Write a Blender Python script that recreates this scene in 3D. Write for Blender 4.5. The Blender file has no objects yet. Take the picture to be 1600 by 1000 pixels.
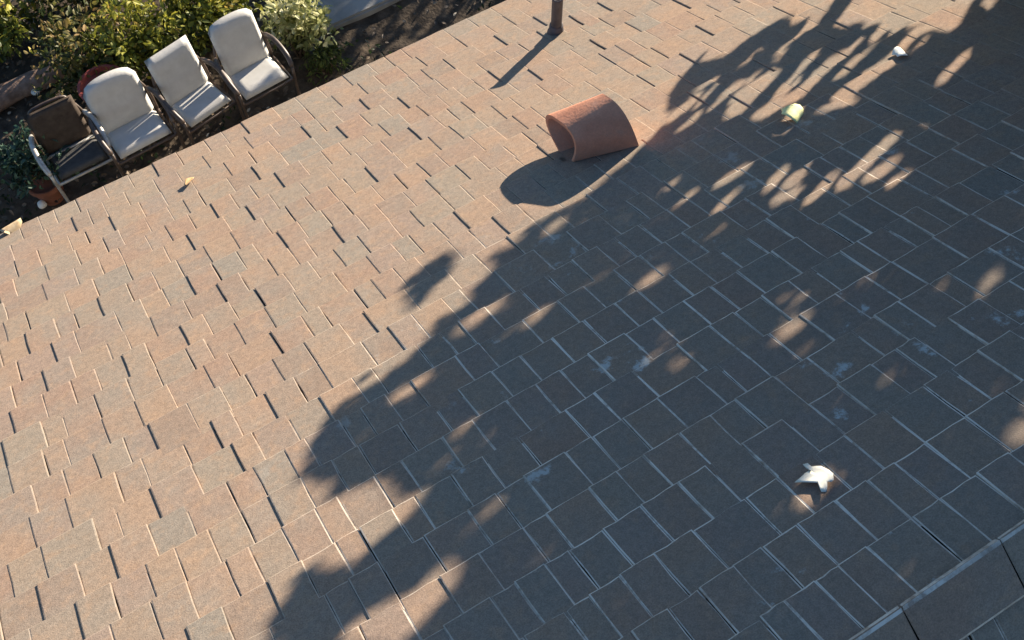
import bpy, bmesh, math, random
import numpy as np
from mathutils import Vector, Matrix, Euler, noise

random.seed(11)
rng = np.random.default_rng(5)
scene = bpy.context.scene
col = scene.collection
R = math.radians

# ------------------------------------------------------------------ camera, sky, sun, exposure
cam_d = bpy.data.cameras.new('camera')
cam = bpy.data.objects.new('camera', cam_d)
col.objects.link(cam)
cam.location = (0.0, -3.223, 6.738)
cam.rotation_euler = (R(90 - 62.8153), 0, R(-31.5))
cam_d.sensor_width = 36
cam_d.lens = 38.48
cam_d.clip_start = 0.05
cam_d.clip_end = 600
scene.camera = cam

TO_SUN = Vector((0.409, 0.191, 0.116)).normalized()
world = bpy.data.worlds.new('World')
scene.world = world
world.use_nodes = True
wn = world.node_tree.nodes
bg = wn['Background']
sky = wn.new('ShaderNodeTexSky')
sky.sky_type = 'NISHITA'
sky.sun_disc = False
sky.sun_elevation = math.asin(TO_SUN.z)
sky.sun_rotation = math.atan2(TO_SUN.x, TO_SUN.y)
sky.air_density = 1.0
sky.dust_density = 0.1
sky.ozone_density = 3.6
world.node_tree.links.new(sky.outputs[0], bg.inputs[0])
bg.inputs[1].default_value = 0.069

sun_d = bpy.data.lights.new('sun', 'SUN')
sun_d.energy = 5.0
sun_d.angle = R(0.55)
sun_d.color = (1.0, 0.87, 0.70)
sun = bpy.data.objects.new('sun', sun_d)
col.objects.link(sun)
sun.location = (20, 9, 12)
sun.rotation_euler = TO_SUN.to_track_quat('Z', 'Y').to_euler()

scene.view_settings.view_transform = 'Standard'
scene.view_settings.look = 'None'
scene.view_settings.exposure = 1.45
scene.view_settings.gamma = 1.0
scene.view_settings.use_curve_mapping = False

# ------------------------------------------------------------------ frames and helpers
SL = R(26.262)
CS, SN = math.cos(SL), math.sin(SL)
EZ = 2.75                       # eave height
RIDGE = 3.585                   # slope length eave -> ridge


def rp(u, w, h=0.0):
    """roof coordinates (along the eave, up the slope, off the surface) -> world"""
    return Vector((u, -w * CS + h * SN, EZ + w * SN + h * CS))


def tag(o, label=None, cat=None, group=None, kind=None):
    for k, v in (('label', label), ('category', cat), ('group', group), ('kind', kind)):
        if v:
            o[k] = v
    return o


def link(name, data, parent=None):
    o = bpy.data.objects.new(name, data)
    col.objects.link(o)
    if parent:
        o.parent = parent
    return o


def empty(name, loc=(0, 0, 0), rot=(0, 0, 0)):
    o = link(name, None)
    o.location = loc
    o.rotation_euler = rot
    o.empty_display_size = 0.1
    return o


def build(name, bm, mats, parent=None, smooth=False):
    me = bpy.data.meshes.new(name)
    bm.normal_update()
    bm.to_mesh(me)
    bm.free()
    for m in (mats if isinstance(mats, (list, tuple)) else [mats]):
        me.materials.append(m)
    if smooth:
        for p in me.polygons:
            p.use_smooth = True
    return link(name, me, parent)


def add_box(bm, c, s, rot=None):
    M = Matrix.Translation(Vector(c)) @ (rot.to_matrix().to_4x4() if rot else Matrix()) @ Matrix.Diagonal((s[0], s[1], s[2], 1))
    return bmesh.ops.create_cube(bm, size=1, matrix=M)['verts']


def add_tube(bm, pts, rad, seg=8, closed_ends=True):
    pts = [Vector(p) for p in pts]
    rads = rad if isinstance(rad, (list, tuple)) else [rad] * len(pts)
    rings = []
    nrm = None
    for i, p in enumerate(pts):
        t = (pts[min(i + 1, len(pts) - 1)] - pts[max(i - 1, 0)]).normalized()
        if nrm is None:
            nrm = t.orthogonal().normalized()
        else:
            nrm = (nrm - t * nrm.dot(t)).normalized()
        b = t.cross(nrm)
        rings.append([bm.verts.new(p + rads[i] * (math.cos(a) * nrm + math.sin(a) * b)) for a in [2 * math.pi * k / seg for k in range(seg)]])
    for r0, r1 in zip(rings, rings[1:]):
        for k in range(seg):
            bm.faces.new((r0[k], r0[(k + 1) % seg], r1[(k + 1) % seg], r1[k]))
    if closed_ends:
        bm.faces.new(rings[0][::-1])
        bm.faces.new(rings[-1])


def smooth_path(pts, n=4):
    """Catmull-Rom through the points"""
    P = [Vector(p) for p in pts]
    P = [P[0] * 2 - P[1]] + P + [P[-1] * 2 - P[-2]]
    out = []
    for i in range(1, len(P) - 2):
        a, b, c, d = P[i - 1:i + 3]
        for k in range(n):
            t = k / n
            out.append(0.5 * ((2 * b) + (c - a) * t + (2 * a - 5 * b + 4 * c - d) * t * t + (3 * b - a - 3 * c + d) * t ** 3))
    out.append(P[-2])
    return out


# ------------------------------------------------------------------ materials
class NT:
    def __init__(self, name):
        self.m = bpy.data.materials.new(name)
        self.m.use_nodes = True
        self.t = self.m.node_tree
        self.n = self.t.nodes
        self.b = self.n['Principled BSDF']

    def node(self, typ, **kw):
        n = self.n.new(typ)
        for k, v in kw.items():
            if k.startswith('i_'):
                n.inputs[k[2:].replace('_', ' ')].default_value = v
            else:
                setattr(n, k, v)
        return n

    def lk(self, a, b):
        self.t.links.new(a, b)

    def pos(self):
        return self.node('ShaderNodeNewGeometry').outputs['Position']

    def noise(self, vec, scale, detail=3, rough=0.55):
        n = self.node('ShaderNodeTexNoise')
        n.inputs['Scale'].default_value = scale
        n.inputs['Detail'].default_value = detail
        n.inputs['Roughness'].default_value = rough
        self.lk(vec, n.inputs['Vector'])
        return n.outputs['Fac']

    def ramp(self, fac, stops, interp='LINEAR'):
        r = self.node('ShaderNodeValToRGB')
        r.color_ramp.interpolation = interp
        els = r.color_ramp.elements
        while len(els) < len(stops):
            els.new(0.5)
        for e, (p, c) in zip(els, stops):
            e.position = p
            e.color = (*c, 1) if len(c) == 3 else c
        self.lk(fac, r.inputs['Fac'])
        return r.outputs['Color']

    def math(self, op, a, b=None, clamp=False):
        m = self.node('ShaderNodeMath', operation=op, use_clamp=clamp)
        for i, v in enumerate((a, b)):
            if v is None:
                continue
            if isinstance(v, (int, float)):
                m.inputs[i].default_value = v
            else:
                self.lk(v, m.inputs[i])
        return m.outputs[0]

    def mix(self, fac, a, b, mode='MIX'):
        m = self.node('ShaderNodeMix', data_type='RGBA', blend_type=mode)
        for s, v in ((m.inputs[0], fac), (m.inputs[6], a), (m.inputs[7], b)):
            if isinstance(v, (int, float)):
                s.default_value = v
            elif isinstance(v, tuple):
                s.default_value = (*v, 1) if len(v) == 3 else v
            else:
                self.lk(v, s)
        return m.outputs[2]

    def maprange(self, v, a, b, c=0.0, d=1.0):
        m = self.node('ShaderNodeMapRange')
        self.lk(v, m.inputs[0])
        for i, x in enumerate((a, b, c, d)):
            m.inputs[i + 1].default_value = x
        return m.outputs[0]

    def bump(self, h, strength, dist):
        b = self.node('ShaderNodeBump')
        b.inputs['Strength'].default_value = strength
        b.inputs['Distance'].default_value = dist
        self.lk(h, b.inputs['Height'])
        self.lk(b.outputs[0], self.b.inputs['Normal'])

    def color(self, c):
        if isinstance(c, tuple):
            self.b.inputs['Base Color'].default_value = (*c, 1)
        else:
            self.lk(c, self.b.inputs['Base Color'])

    def rough(self, r, spec=0.3):
        self.b.inputs['Roughness'].default_value = r
        self.b.inputs['Specular IOR Level'].default_value = spec


def tone_value(t):
    """per-piece random number: a custom property on single pieces, a mesh attribute on joined ones"""
    a = t.node('ShaderNodeAttribute', attribute_type='OBJECT', attribute_name='tone')
    b = t.node('ShaderNodeAttribute', attribute_type='GEOMETRY', attribute_name='tone')
    return t.math('ADD', a.outputs['Fac'], b.outputs['Fac'])


def lichen_shade_zone(t, pos):
    """crustose lichen and washed grit: thick in the damp strip under the overhanging tree, sparse by the eave; also masks the painted shade tone"""
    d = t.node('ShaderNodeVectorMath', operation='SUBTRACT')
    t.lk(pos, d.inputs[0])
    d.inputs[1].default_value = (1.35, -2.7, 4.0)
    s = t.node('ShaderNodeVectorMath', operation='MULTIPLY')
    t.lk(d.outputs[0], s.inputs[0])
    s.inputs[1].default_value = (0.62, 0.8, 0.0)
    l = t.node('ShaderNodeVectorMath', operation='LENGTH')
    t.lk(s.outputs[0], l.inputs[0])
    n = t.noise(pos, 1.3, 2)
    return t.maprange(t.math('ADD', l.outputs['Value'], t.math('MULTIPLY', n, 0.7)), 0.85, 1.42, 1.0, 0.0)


def shingle_color(t):
    pos = t.pos()
    tone = tone_value(t)
    base = t.ramp(tone, [(0.0, (0.235, 0.215, 0.180)), (0.16, (0.330, 0.235, 0.165)), (0.34, (0.300, 0.200, 0.148)),
                         (0.52, (0.275, 0.232, 0.180)), (0.68, (0.355, 0.240, 0.165)), (0.84, (0.285, 0.215, 0.175)), (1.0, (0.250, 0.185, 0.140))])
    base = t.mix(0.30, base, (0.305, 0.222, 0.163))
    blotch = t.noise(pos, 7, 4, 0.6)
    base = t.mix(t.maprange(blotch, 0.40, 0.68, 0.0, 0.55), base, (0.265, 0.235, 0.195))
    blotch2 = t.noise(pos, 23, 3, 0.6)
    base = t.mix(t.maprange(blotch2, 0.52, 0.72, 0.0, 0.5), base, (0.385, 0.255, 0.165))
    mid = t.noise(pos, 62, 3, 0.65)
    base = t.mix(1.0, base, t.ramp(mid, [(0.32, (0.87, 0.875, 0.88)), (0.5, (1, 1, 1)), (0.68, (1.14, 1.125, 1.11))]), 'MULTIPLY')
    g = t.noise(pos, 260, 2, 0.7)
    base = t.mix(1.0, base, t.ramp(g, [(0.30, (0.76, 0.75, 0.74)), (0.5, (1, 1, 1)), (0.72, (1.26, 1.25, 1.24))]), 'MULTIPLY')
    return pos, tone, base, g


def mat_shingle():
    t = NT('shingle_granules')
    pos, tone, base, g = shingle_color(t)
    z = lichen_shade_zone(t, pos)
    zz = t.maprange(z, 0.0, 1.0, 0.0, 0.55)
    base = t.mix(zz, base, t.mix(0.5, base, (0.16, 0.135, 0.115)))          # shade tone under the tree put into the colour, darker there
    sp = t.math('MULTIPLY', t.noise(pos, 80, 4, 0.75), t.maprange(t.noise(pos, 6.0, 3, 0.6), 0.55, 0.72))
    spots = t.math('MULTIPLY', t.maprange(sp, 0.31, 0.48), z, True)
    base = t.mix(t.math('MULTIPLY', spots, 0.75), base, (0.50, 0.53, 0.51))
    t.color(base)
    t.rough(0.93, 0.15)
    t.bump(g, 0.3, 0.003)
    return t.m


def mat_shingle_edge():
    t = NT('shingle_worn_edge')
    pos, tone, base, g = shingle_color(t)
    z = lichen_shade_zone(t, pos)
    n = t.noise(pos, 13, 3, 0.6)
    n2 = t.noise(pos, 70, 2, 0.6)
    a = t.math('ADD', t.math('MULTIPLY', n, 0.75), t.math('MULTIPLY', n2, 0.4))
    big = t.noise(pos, 4.5, 2, 0.5)
    worn = t.math('MULTIPLY', t.maprange(a, 0.40, 0.58, 0.15, 1.0), t.maprange(big, 0.36, 0.56, 0.6, 1.0))
    f = t.math('MULTIPLY', worn, t.maprange(z, 0.0, 1.0, 0.10, 1.0), True)
    t.color(t.mix(f, base, (0.70, 0.63, 0.54)))
    t.rough(0.9, 0.2)
    t.bump(n2, 0.4, 0.003)
    return t.m


def mat_simple(name, c1, c2, scale=8, rough=0.8, spec=0.3, bump=0.0, bscale=60, metal=0.0, detail=4):
    t = NT(name)
    p = t.pos()
    n = t.noise(p, scale, detail, 0.6)
    t.color(t.ramp(n, [(0.32, c1), (0.68, c2)]))
    t.rough(rough, spec)
    t.b.inputs['Metallic'].default_value = metal
    if bump:
        t.bump(t.noise(p, bscale, 3), bump, 0.01)
    return t.m


def mat_leaf(name, stops, rough=0.55, trans=0.35):
    """leaf colour picked per leaf from its own 'tone' attribute"""
    t = NT(name)
    a = t.node('ShaderNodeAttribute', attribute_type='GEOMETRY', attribute_name='tone')
    c = t.ramp(a.outputs['Fac'], stops)
    t.color(c)
    t.rough(rough, 0.35)
    if trans:
        tr = t.node('ShaderNodeBsdfTranslucent')
        t.lk(c, tr.inputs[0])
        mx = t.node('ShaderNodeMixShader')
        mx.inputs[0].default_value = trans
        t.lk(t.b.outputs[0], mx.inputs[1])
        t.lk(tr.outputs[0], mx.inputs[2])
        t.lk(mx.outputs[0], t.n['Material Output'].inputs[0])
    return t.m


M = {}
M['shingle'] = mat_shingle()
M['edge'] = mat_shingle_edge()
M['felt'] = mat_simple('roof_felt', (0.018, 0.016, 0.014), (0.035, 0.03, 0.027), 20, 0.95)
M['stucco'] = mat_simple('stucco', (0.42, 0.37, 0.30), (0.5, 0.45, 0.37), 3, 0.9, bump=0.4, bscale=150)
M['fascia'] = mat_simple('painted_fascia', (0.10, 0.07, 0.05), (0.14, 0.10, 0.07), 6, 0.6)
M['soil'] = mat_simple('garden_soil', (0.040, 0.031, 0.023), (0.12, 0.092, 0.066), 9, 0.95, 0.2, 0.9, 35)
M['concrete'] = mat_simple('path_concrete', (0.24, 0.235, 0.22), (0.36, 0.35, 0.33), 5, 0.9, 0.2, 0.3, 80)
M['fabric'] = mat_simple('pale_sling_fabric', (0.52, 0.51, 0.48), (0.60, 0.59, 0.56), 14, 0.75, 0.25, 0.25, 420)
M['brown_sling'] = mat_simple('brown_sling_fabric', (0.050, 0.038, 0.030), (0.085, 0.066, 0.052), 18, 0.85, 0.2, 0.3, 300)
M['grey_sling'] = mat_simple('grey_sling_fabric', (0.06, 0.06, 0.06), (0.095, 0.093, 0.09), 18, 0.85, 0.2, 0.3, 300)
M['bronze'] = mat_simple('bronze_frame', (0.055, 0.038, 0.030), (0.115, 0.08, 0.06), 25, 0.45, 0.5)
M['tube'] = mat_simple('pale_metal_tube', (0.33, 0.31, 0.28), (0.52, 0.50, 0.46), 30, 0.4, 0.5, metal=0.3)
M['bark'] = mat_simple('bark', (0.06, 0.045, 0.032), (0.16, 0.12, 0.09), 14, 0.95, 0.2, 0.8, 40)
M['pot'] = mat_simple('old_terracotta_pot', (0.17, 0.065, 0.04), (0.27, 0.11, 0.07), 10, 0.85)
M['pebble'] = mat_simple('white_pebble', (0.6, 0.58, 0.53), (0.78, 0.76, 0.71), 20, 0.7)
M['log'] = mat_simple('weathered_wood', (0.17, 0.11, 0.08), (0.33, 0.23, 0.18), 16, 0.9, 0.2, 0.5, 60)
M['sealant'] = mat_simple('white_sealant', (0.62, 0.60, 0.56), (0.8, 0.78, 0.74), 40, 0.6, 0.3, 0.4, 90)

# ------------------------------------------------------------------ the setting
def sheet(name, x0, x1, y0, y1, z, nx, ny, mat, amp=0.0):
    bm = bmesh.new()
    g = [[bm.verts.new((x0 + (x1 - x0) * i / nx, y0 + (y1 - y0) * j / ny,
                        z + amp * noise.noise(Vector((i * 0.37, j * 0.41, 3.1))))) for i in range(nx + 1)] for j in range(ny + 1)]
    for j in range(ny):
        for i in range(nx):
            bm.faces.new((g[j][i], g[j][i + 1], g[j + 1][i + 1], g[j + 1][i]))
    o = build(name, bm, mat, smooth=True)
    tag(o, kind='structure')
    return o


sheet('ground', -150, 150, -150, 150, -0.03, 4, 4, M['soil'])
sheet('garden_bed', -4, 9, 0.2, 9, 0.0, 120, 80, M['soil'], 0.035)
bm = bmesh.new()
add_box(bm, (5.4, 3.36, 0.0), (7.05, 1.35, 0.13))
bmesh.ops.bevel(bm, geom=[e for e in bm.edges], offset=0.02, segments=2, affect='EDGES')
tag(build('garden_path', bm, M['concrete']), kind='structure')

# ------------------------------------------------------------------ house
HX0, HX1 = -3.2, 4.55
house = empty('house', (0, 0, 0))
tag(house, 'house whose tan and brown shingled roof fills most of the view', 'house')
bm = bmesh.new()
YR = -RIDGE * CS
ZR = EZ + RIDGE * SN
for xs in (HX0 + 0.3, HX1 - 0.3):
    pass
# walls with gable ends
xs0, xs1, y0, y1 = HX0 + 0.3, HX1 - 0.3, -0.4, 2 * YR + 0.4
zt = EZ + 0.4 * SN / CS - 0.1
prof = [(y0, 0), (y0, zt), (YR, ZR - 0.1), (y1, zt), (y1, 0)]
va = [bm.verts.new((xs0, y, z)) for y, z in prof]
vb = [bm.verts.new((xs1, y, z)) for y, z in prof]
bm.faces.new(va)
bm.faces.new(vb[::-1])
for i in range(5):
    j = (i + 1) % 5
    bm.faces.new((va[j], va[i], vb[i], vb[j]))
build('wall', bm, M['stucco'], house)
bm = bmesh.new()
add_box(bm, ((HX0 + HX1) / 2, -0.005, EZ - 0.085), (HX1 - HX0, 0.03, 0.14))
build('fascia', bm, M['fascia'], house)
# deck: two slopes of board and felt
bm = bmesh.new()
th = 0.03
top = [(0, EZ), (YR, ZR), (2 * YR, EZ)]
va = [bm.verts.new((HX0, y, z)) for y, z in top] + [bm.verts.new((HX0, y, z - th)) for y, z in top[::-1]]
vb = [bm.verts.new((HX1, y, z)) for y, z in top] + [bm.verts.new((HX1, y, z - th)) for y, z in top[::-1]]
bm.faces.new(va)
bm.faces.new(vb[::-1])
for i in range(6):
    j = (i + 1) % 6
    bm.faces.new((va[j], va[i], vb[i], vb[j]))
roof = build('roof', bm, M['felt'], house)
roof['label'] = 'pitched roof of mottled tan, brown and grey shingles'

# ---- shingles: a slab with a worn rim; local x along the course, y down the slope, butt at y = 0
EXPO = 0.143
LEN = 0.176
BUTT = 0.0056


def slab_geometry(width, thick, r, wob=0.0017):
    """returns verts, faces, material index per face"""
    hw = width / 2
    rim = 0.0034
    j = lambda a=wob: r.uniform(-a, a)
    # outline at the base: the upper corners, then points down the right side, along the butt and up the left side
    a = j()
    o = [(-hw + j(), -LEN), (hw + j(), -LEN), (hw + j(), -LEN * 0.45), (hw + j(), j()), (hw * 0.35, j()), (-hw * 0.35, j()), (-hw + j(), j()), (-hw + j(), -LEN * 0.45)]
    zb = lambda y: BUTT * (1 + y / LEN)
    zt = lambda y: zb(y) + thick
    drop = 0.0011
    V, F, m = [], [], []
    for x, y in o:                                                     # base
        V.append((x, y, zb(y)))
    for x, y in o:                                                     # upper edge of the side
        V.append((x, y, zt(y) - drop))
    for k, (x, y) in enumerate(o):                                     # inset top
        ix = x + (rim + j(0.0013)) * (1 if x < -hw * 0.5 else -1 if x > hw * 0.5 else 0)
        iy = y - (rim + j(0.0013) if 3 <= k <= 6 else 0)
        V.append((ix, iy, zt(iy)))
    n = len(o)
    for k in range(n):
        q = (k + 1) % n
        F.append((k, q, n + q, n + k)); m.append(1 if k != 0 else 0)
        F.append((n + k, n + q, 2 * n + q, 2 * n + k)); m.append(1 if k != 0 else 0)
    F.append(tuple(range(2 * n, 3 * n))); m.append(0)
    return V, F, m


def slab_mesh(name, width, thick, seed):
    V, F, m = slab_geometry(width, thick, random.Random(seed))
    me = bpy.data.meshes.new(name)
    me.from_pydata(V, [], F)
    me.materials.append(M['shingle'])
    me.materials.append(M['edge'])
    me.polygons.foreach_set('material_index', m)
    return me


class Joined:
    """many slabs in one mesh, each with its own tone"""
    def __init__(self):
        self.V, self.F, self.m, self.t = [], [], [], []

    def add(self, geo, mat, tone):
        b = len(self.V)
        self.V += [mat @ Vector(v) for v in geo[0]]
        self.F += [tuple(i + b for i in f) for f in geo[1]]
        self.m += geo[2]
        self.t += [tone] * len(geo[1])

    def make(self, name, parent):
        me = bpy.data.meshes.new(name)
        me.from_pydata(self.V, [], self.F)
        me.materials.append(M['shingle'])
        me.materials.append(M['edge'])
        me.polygons.foreach_set('material_index', self.m)
        at = me.attributes.new('tone', 'FLOAT', 'FACE')
        at.data.foreach_set('value', self.t)
        return link(name, me, parent)


WIDTHS = [0.068, 0.085, 0.099, 0.113, 0.13, 0.155]
LOW, HIGH = 0.0022, 0.0066
sh_meshes = {(i, h, v): slab_mesh('shingle', w, LOW if h == 0 else HIGH - 0.0022 * v, 31 * i + 7 * h + 3 * v + 1) for i, w in enumerate(WIDTHS) for h in (0, 1) for v in (0, 1)}

cam_R = cam.rotation_euler.to_matrix()


def in_view(p):
    """picture position in units of the frame width, and distance"""
    q = cam_R.transposed() @ (p - cam.location)
    if q.z > -0.05:
        return None
    k = 38.48 / 36
    return q.x / -q.z * k, q.y / -q.z * k, -q.z


rs = random.Random(77)
ROWS = 25
plan = []
for row in range(ROWS):
    w_butt = 0.0 + EXPO * row - 0.012 + 0.003 * rs.uniform(-1, 1)
    if w_butt + EXPO > RIDGE + 0.03:
        break
    x = HX0 + rs.uniform(0, 0.2)
    high = rs.random() < 0.5
    while x < HX1 - 0.06:
        i = rs.choices(range(6), (1.5, 3, 4, 4, 2.5, 1.2))[0]
        gap = 0.0003 + rs.random() ** 4 * 0.003
        tone = rs.random()
        hh = 1 if high else 0
        plan.append((x + WIDTHS[i] / 2, w_butt + rs.uniform(-0.002, 0.002), i, hh, rs.randrange(2), tone, rs.uniform(-0.006, 0.006)))
        x += WIDTHS[i] + gap
        if rs.random() < (0.62 if high else 0.50):
            high = not high
scored = []
for k, (x, w, i, hh, v, tone, yaw) in enumerate(plan):
    s = in_view(rp(x, w + 0.07, 0.01))
    ok = s and abs(s[0]) < 0.52 and abs(s[1]) < 0.335
    scored.append((s[2] if ok else 1e9, k))
single = {k for d, k in sorted(scored)[:292] if d < 1e8}
BASE = Euler((-SL, 0, 0)).to_matrix().to_4x4()
rest = Joined()
for k, (x, w, i, hh, v, tone, yaw) in enumerate(plan):
    mw = Matrix.Translation(rp(x, w, 0.0015)) @ BASE @ Matrix.Rotation(yaw, 4, 'Z')
    if k in single:
        o = link('shingle', sh_meshes[i, hh, v], roof)
        o.matrix_world = mw
        o['tone'] = tone
    else:
        rest.add(slab_geometry(WIDTHS[i], LOW if hh == 0 else HIGH - 0.0022 * v, random.Random(k)), mw, tone)
tag(rest.make('shingle_courses', roof), kind='stuff')

# ---- back slope behind the ridge, and the ridge caps bent over the top edge
BACK = Matrix.Translation((0, YR, ZR)) @ Matrix.Rotation(math.pi, 4, 'Z') @ Matrix.Translation((0, -YR, -ZR))
back = Joined()
for row in range(24):
    w_butt = EXPO * row - 0.012
    x = HX0 + rs.uniform(0, 0.2)
    while x < HX1 - 0.06:
        i = rs.randrange(6)
        mw = BACK @ Matrix.Translation(rp(HX0 + HX1 - x - WIDTHS[i] / 2, w_butt, 0.0015)) @ BASE
        back.add(slab_geometry(WIDTHS[i], rs.choice((LOW, HIGH)), random.Random(row * 997 + int(x * 100))), mw, rs.random())
        x += WIDTHS[i] + 0.004
tag(back.make('back_slope_courses', roof), kind='stuff')


def cap_mesh(width, r):
    """a cap piece: narrow lip on the garden side, bent over the ridge, wide leaf on the back slope"""
    lip, leaf, t = 0.010, 0.135, 0.006
    c, s = CS, SN
    hw = width / 2
    rim = 0.005
    sec = [(-lip, 0), (-lip + rim, t), (-0.003, t + 0.001), (0.006, t + 0.001), (leaf - rim, t), (leaf, 0)]
    bm = bmesh.new()

    def put(x, d, h):
        # d < 0: garden side, d > 0: back side of the ridge
        return (x, -d * c, -abs(d) * s + h / c)
    rows = []
    lift = 0.016
    for x, dh in ((-hw, 0.0), (-hw + rim, 1.0), (hw - rim, 1.0), (hw, 0.0)):
        rows.append([bm.verts.new(put(x + r.uniform(-1, 1) * 0.002, d + r.uniform(-1, 1) * 0.0012, lift + (h if dh else h - 0.0035 if h > 0.003 else h))) for d, h in sec])
    for a in range(3):
        for b in range(5):
            f = bm.faces.new((rows[a][b], rows[a + 1][b], rows[a + 1][b + 1], rows[a][b + 1]))
            f.material_index = 0 if b in (1, 3) else 1
    bm.normal_update()
    if sum(f.normal.z for f in bm.faces) < 0:
        bmesh.ops.reverse_faces(bm, faces=bm.faces)
    me = bpy.data.meshes.new('ridge_cap')
    bm.to_mesh(me)
    bm.free()
    me.materials.append(M['shingle'])
    me.materials.append(M['edge'])
    return me


caps = [cap_mesh(w, random.Random(3 + i)) for i, w in enumerate((0.20, 0.24, 0.28))]
x = HX0
while x < HX1 - 0.25:
    i = rs.randrange(3)
    w = (0.20, 0.24, 0.28)[i]
    s = link('ridge_cap', caps[i], roof)
    s.location = (x + w / 2, YR, ZR + rs.uniform(0, 0.002))
    s['tone'] = rs.random()
    x += w + 0.004

# ------------------------------------------------------------------ vent pipe
pv = rp(1.931, 0.505, 0.012)
vent = empty('vent_pipe', pv)
tag(vent, 'short dark grey vent pipe standing upright through the roof near the eave', 'vent pipe')
t = NT('vent_pipe_paint')
n_ = t.noise(t.pos(), 30, 3)
t.color(t.ramp(n_, [(0.35, (0.070, 0.062, 0.068)), (0.7, (0.125, 0.112, 0.118))]))
t.rough(0.6, 0.35)
M['pipe'] = t.m
bm = bmesh.new()
N_ = 20
prof = [(0.0245, -0.03), (0.0245, 0.2), (0.0255, 0.202), (0.0255, 0.212), (0.0215, 0.212), (0.0205, 0.05)]
rings = [[bm.verts.new((r * math.cos(2 * math.pi * k / N_), r * math.sin(2 * math.pi * k / N_), z)) for k in range(N_)] for r, z in prof]
for a, b in zip(rings, rings[1:]):
    for k in range(N_):
        bm.faces.new((a[k], a[(k + 1) % N_], b[(k + 1) % N_], b[k]))
bm.faces.new(rings[-1])
build('pipe', bm, M['pipe'], vent, True)
bm = bmesh.new()
prof = [(0.026, 0.045), (0.031, 0.04), (0.033, 0.012), (0.040, -0.004)]
rings = [[bm.verts.new((r * math.cos(2 * math.pi * k / N_), r * math.sin(2 * math.pi * k / N_), z)) for k in range(N_)] for r, z in prof]
for a, b in zip(rings, rings[1:]):
    for k in range(N_):
        bm.faces.new((a[k], b[k], b[(k + 1) % N_], a[(k + 1) % N_]))
o = build('collar', bm, M['pipe'], vent, True)
# smear of old white sealant beside the pipe
for (du, dw, ln, wd, yaw) in ((-0.105, -0.060, 0.17, 0.022, 0.25), (0.055, 0.0, 0.05, 0.03, -0.5)):
    bm = bmesh.new()
    nseg = 9
    topv = []
    for i in range(nseg + 1):
        a = i / nseg * 2 - 1
        hw = wd / 2 * (1 - a * a) ** 0.5 * (0.7 + 0.5 * noise.noise(Vector((i * 0.9, du * 9, 0)))) + 0.001
        topv.append([bm.verts.new((a * ln / 2, s * hw + 0.004 * noise.noise(Vector((i * 0.6, 2, 0))), 0.006 if abs(s) < 0.5 else 0.0)) for s in (-1, 0, 1)])
    for a, b in zip(topv, topv[1:]):
        for k in range(2):
            bm.faces.new((a[k], b[k], b[k + 1], a[k + 1]))
    o = build('sealant', bm, M['sealant'], vent, True)
    o.matrix_world = Matrix.Translation(rp(1.931 + du, 0.505 + dw, 0.018)) @ BASE @ Matrix.Rotation(yaw, 4, 'Z')
    o.matrix_parent_inverse = Matrix.Translation(pv).inverted()
    o.matrix_world = Matrix.Translation(rp(1.931 + du, 0.505 + dw, 0.018)) @ BASE @ Matrix.Rotation(yaw, 4, 'Z')

# ------------------------------------------------------------------ half-round clay tile lying on the shingles
t = NT('clay_tile')
p_ = t.pos()
c_ = t.ramp(t.noise(p_, 11, 4, 0.6), [(0.3, (0.54, 0.235, 0.145)), (0.55, (0.62, 0.29, 0.185)), (0.75, (0.54, 0.30, 0.215))])
c_ = t.mix(1.0, c_, t.ramp(t.noise(p_, 150, 2), [(0.3, (0.92, 0.92, 0.92)), (0.7, (1.08, 1.07, 1.06))]), 'MULTIPLY')
t.color(c_)
t.rough(0.85, 0.2)
t.bump(t.noise(p_, 90, 3), 0.25, 0.006)
M['clay'] = t.m
# front and back end sections: u of the feet, w of the ridge line, near and far reach, near and far foot tuck, height, lean
END0 = (1.4269, 1.3927, 0.1432, 0.1111, 0.0502, 0.0931, 0.1405, 0.0150)
END1 = (1.6520, 1.4776, 0.1205, 0.0622, 0.0112, 0.0040, 0.1887, -0.0374)


def arch(E, shrink, n=26):
    """rolled section: rather more than half a round, feet tucked in"""
    u, wr, near, far, tn, tf, H, lean = E
    out = []
    for k in range(n + 1):
        a = math.pi * k / n
        ca, sa = math.cos(a), math.sin(a)
        y = max(sa, 0.0) ** 0.5622
        x = ((near if ca > 0 else far) - shrink) * math.copysign(abs(ca) ** 0.6363, ca)
        x -= (tn if ca > 0 else -tf) * (1 - y) ** 2
        out.append((u + lean * y, wr + x, 0.010 + (H - shrink) * y))
    return out


bm = bmesh.new()
NS = 8
outer, inner = [], []
for i in range(NS + 1):
    f = i / NS
    E = tuple(p + (q - p) * f for p, q in zip(END0, END1))
    outer.append([bm.verts.new(rp(*q)) for q in arch(E, 0.0)])
    inner.append([bm.verts.new(rp(*q)) for q in arch(E, 0.014)])
n = len(outer[0]) - 1
for i in range(NS):
    for k in range(n):
        bm.faces.new((outer[i][k], outer[i + 1][k], outer[i + 1][k + 1], outer[i][k + 1]))
        bm.faces.new((inner[i][k + 1], inner[i + 1][k + 1], inner[i + 1][k], inner[i][k]))
    bm.faces.new((outer[i][0], inner[i][0], inner[i + 1][0], outer[i + 1][0]))
    bm.faces.new((outer[i + 1][n], inner[i + 1][n], inner[i][n], outer[i][n]))
for k in range(n):
    bm.faces.new((outer[0][k + 1], inner[0][k + 1], inner[0][k], outer[0][k]))
    bm.faces.new((outer[NS][k], inner[NS][k], inner[NS][k + 1], outer[NS][k + 1]))
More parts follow.
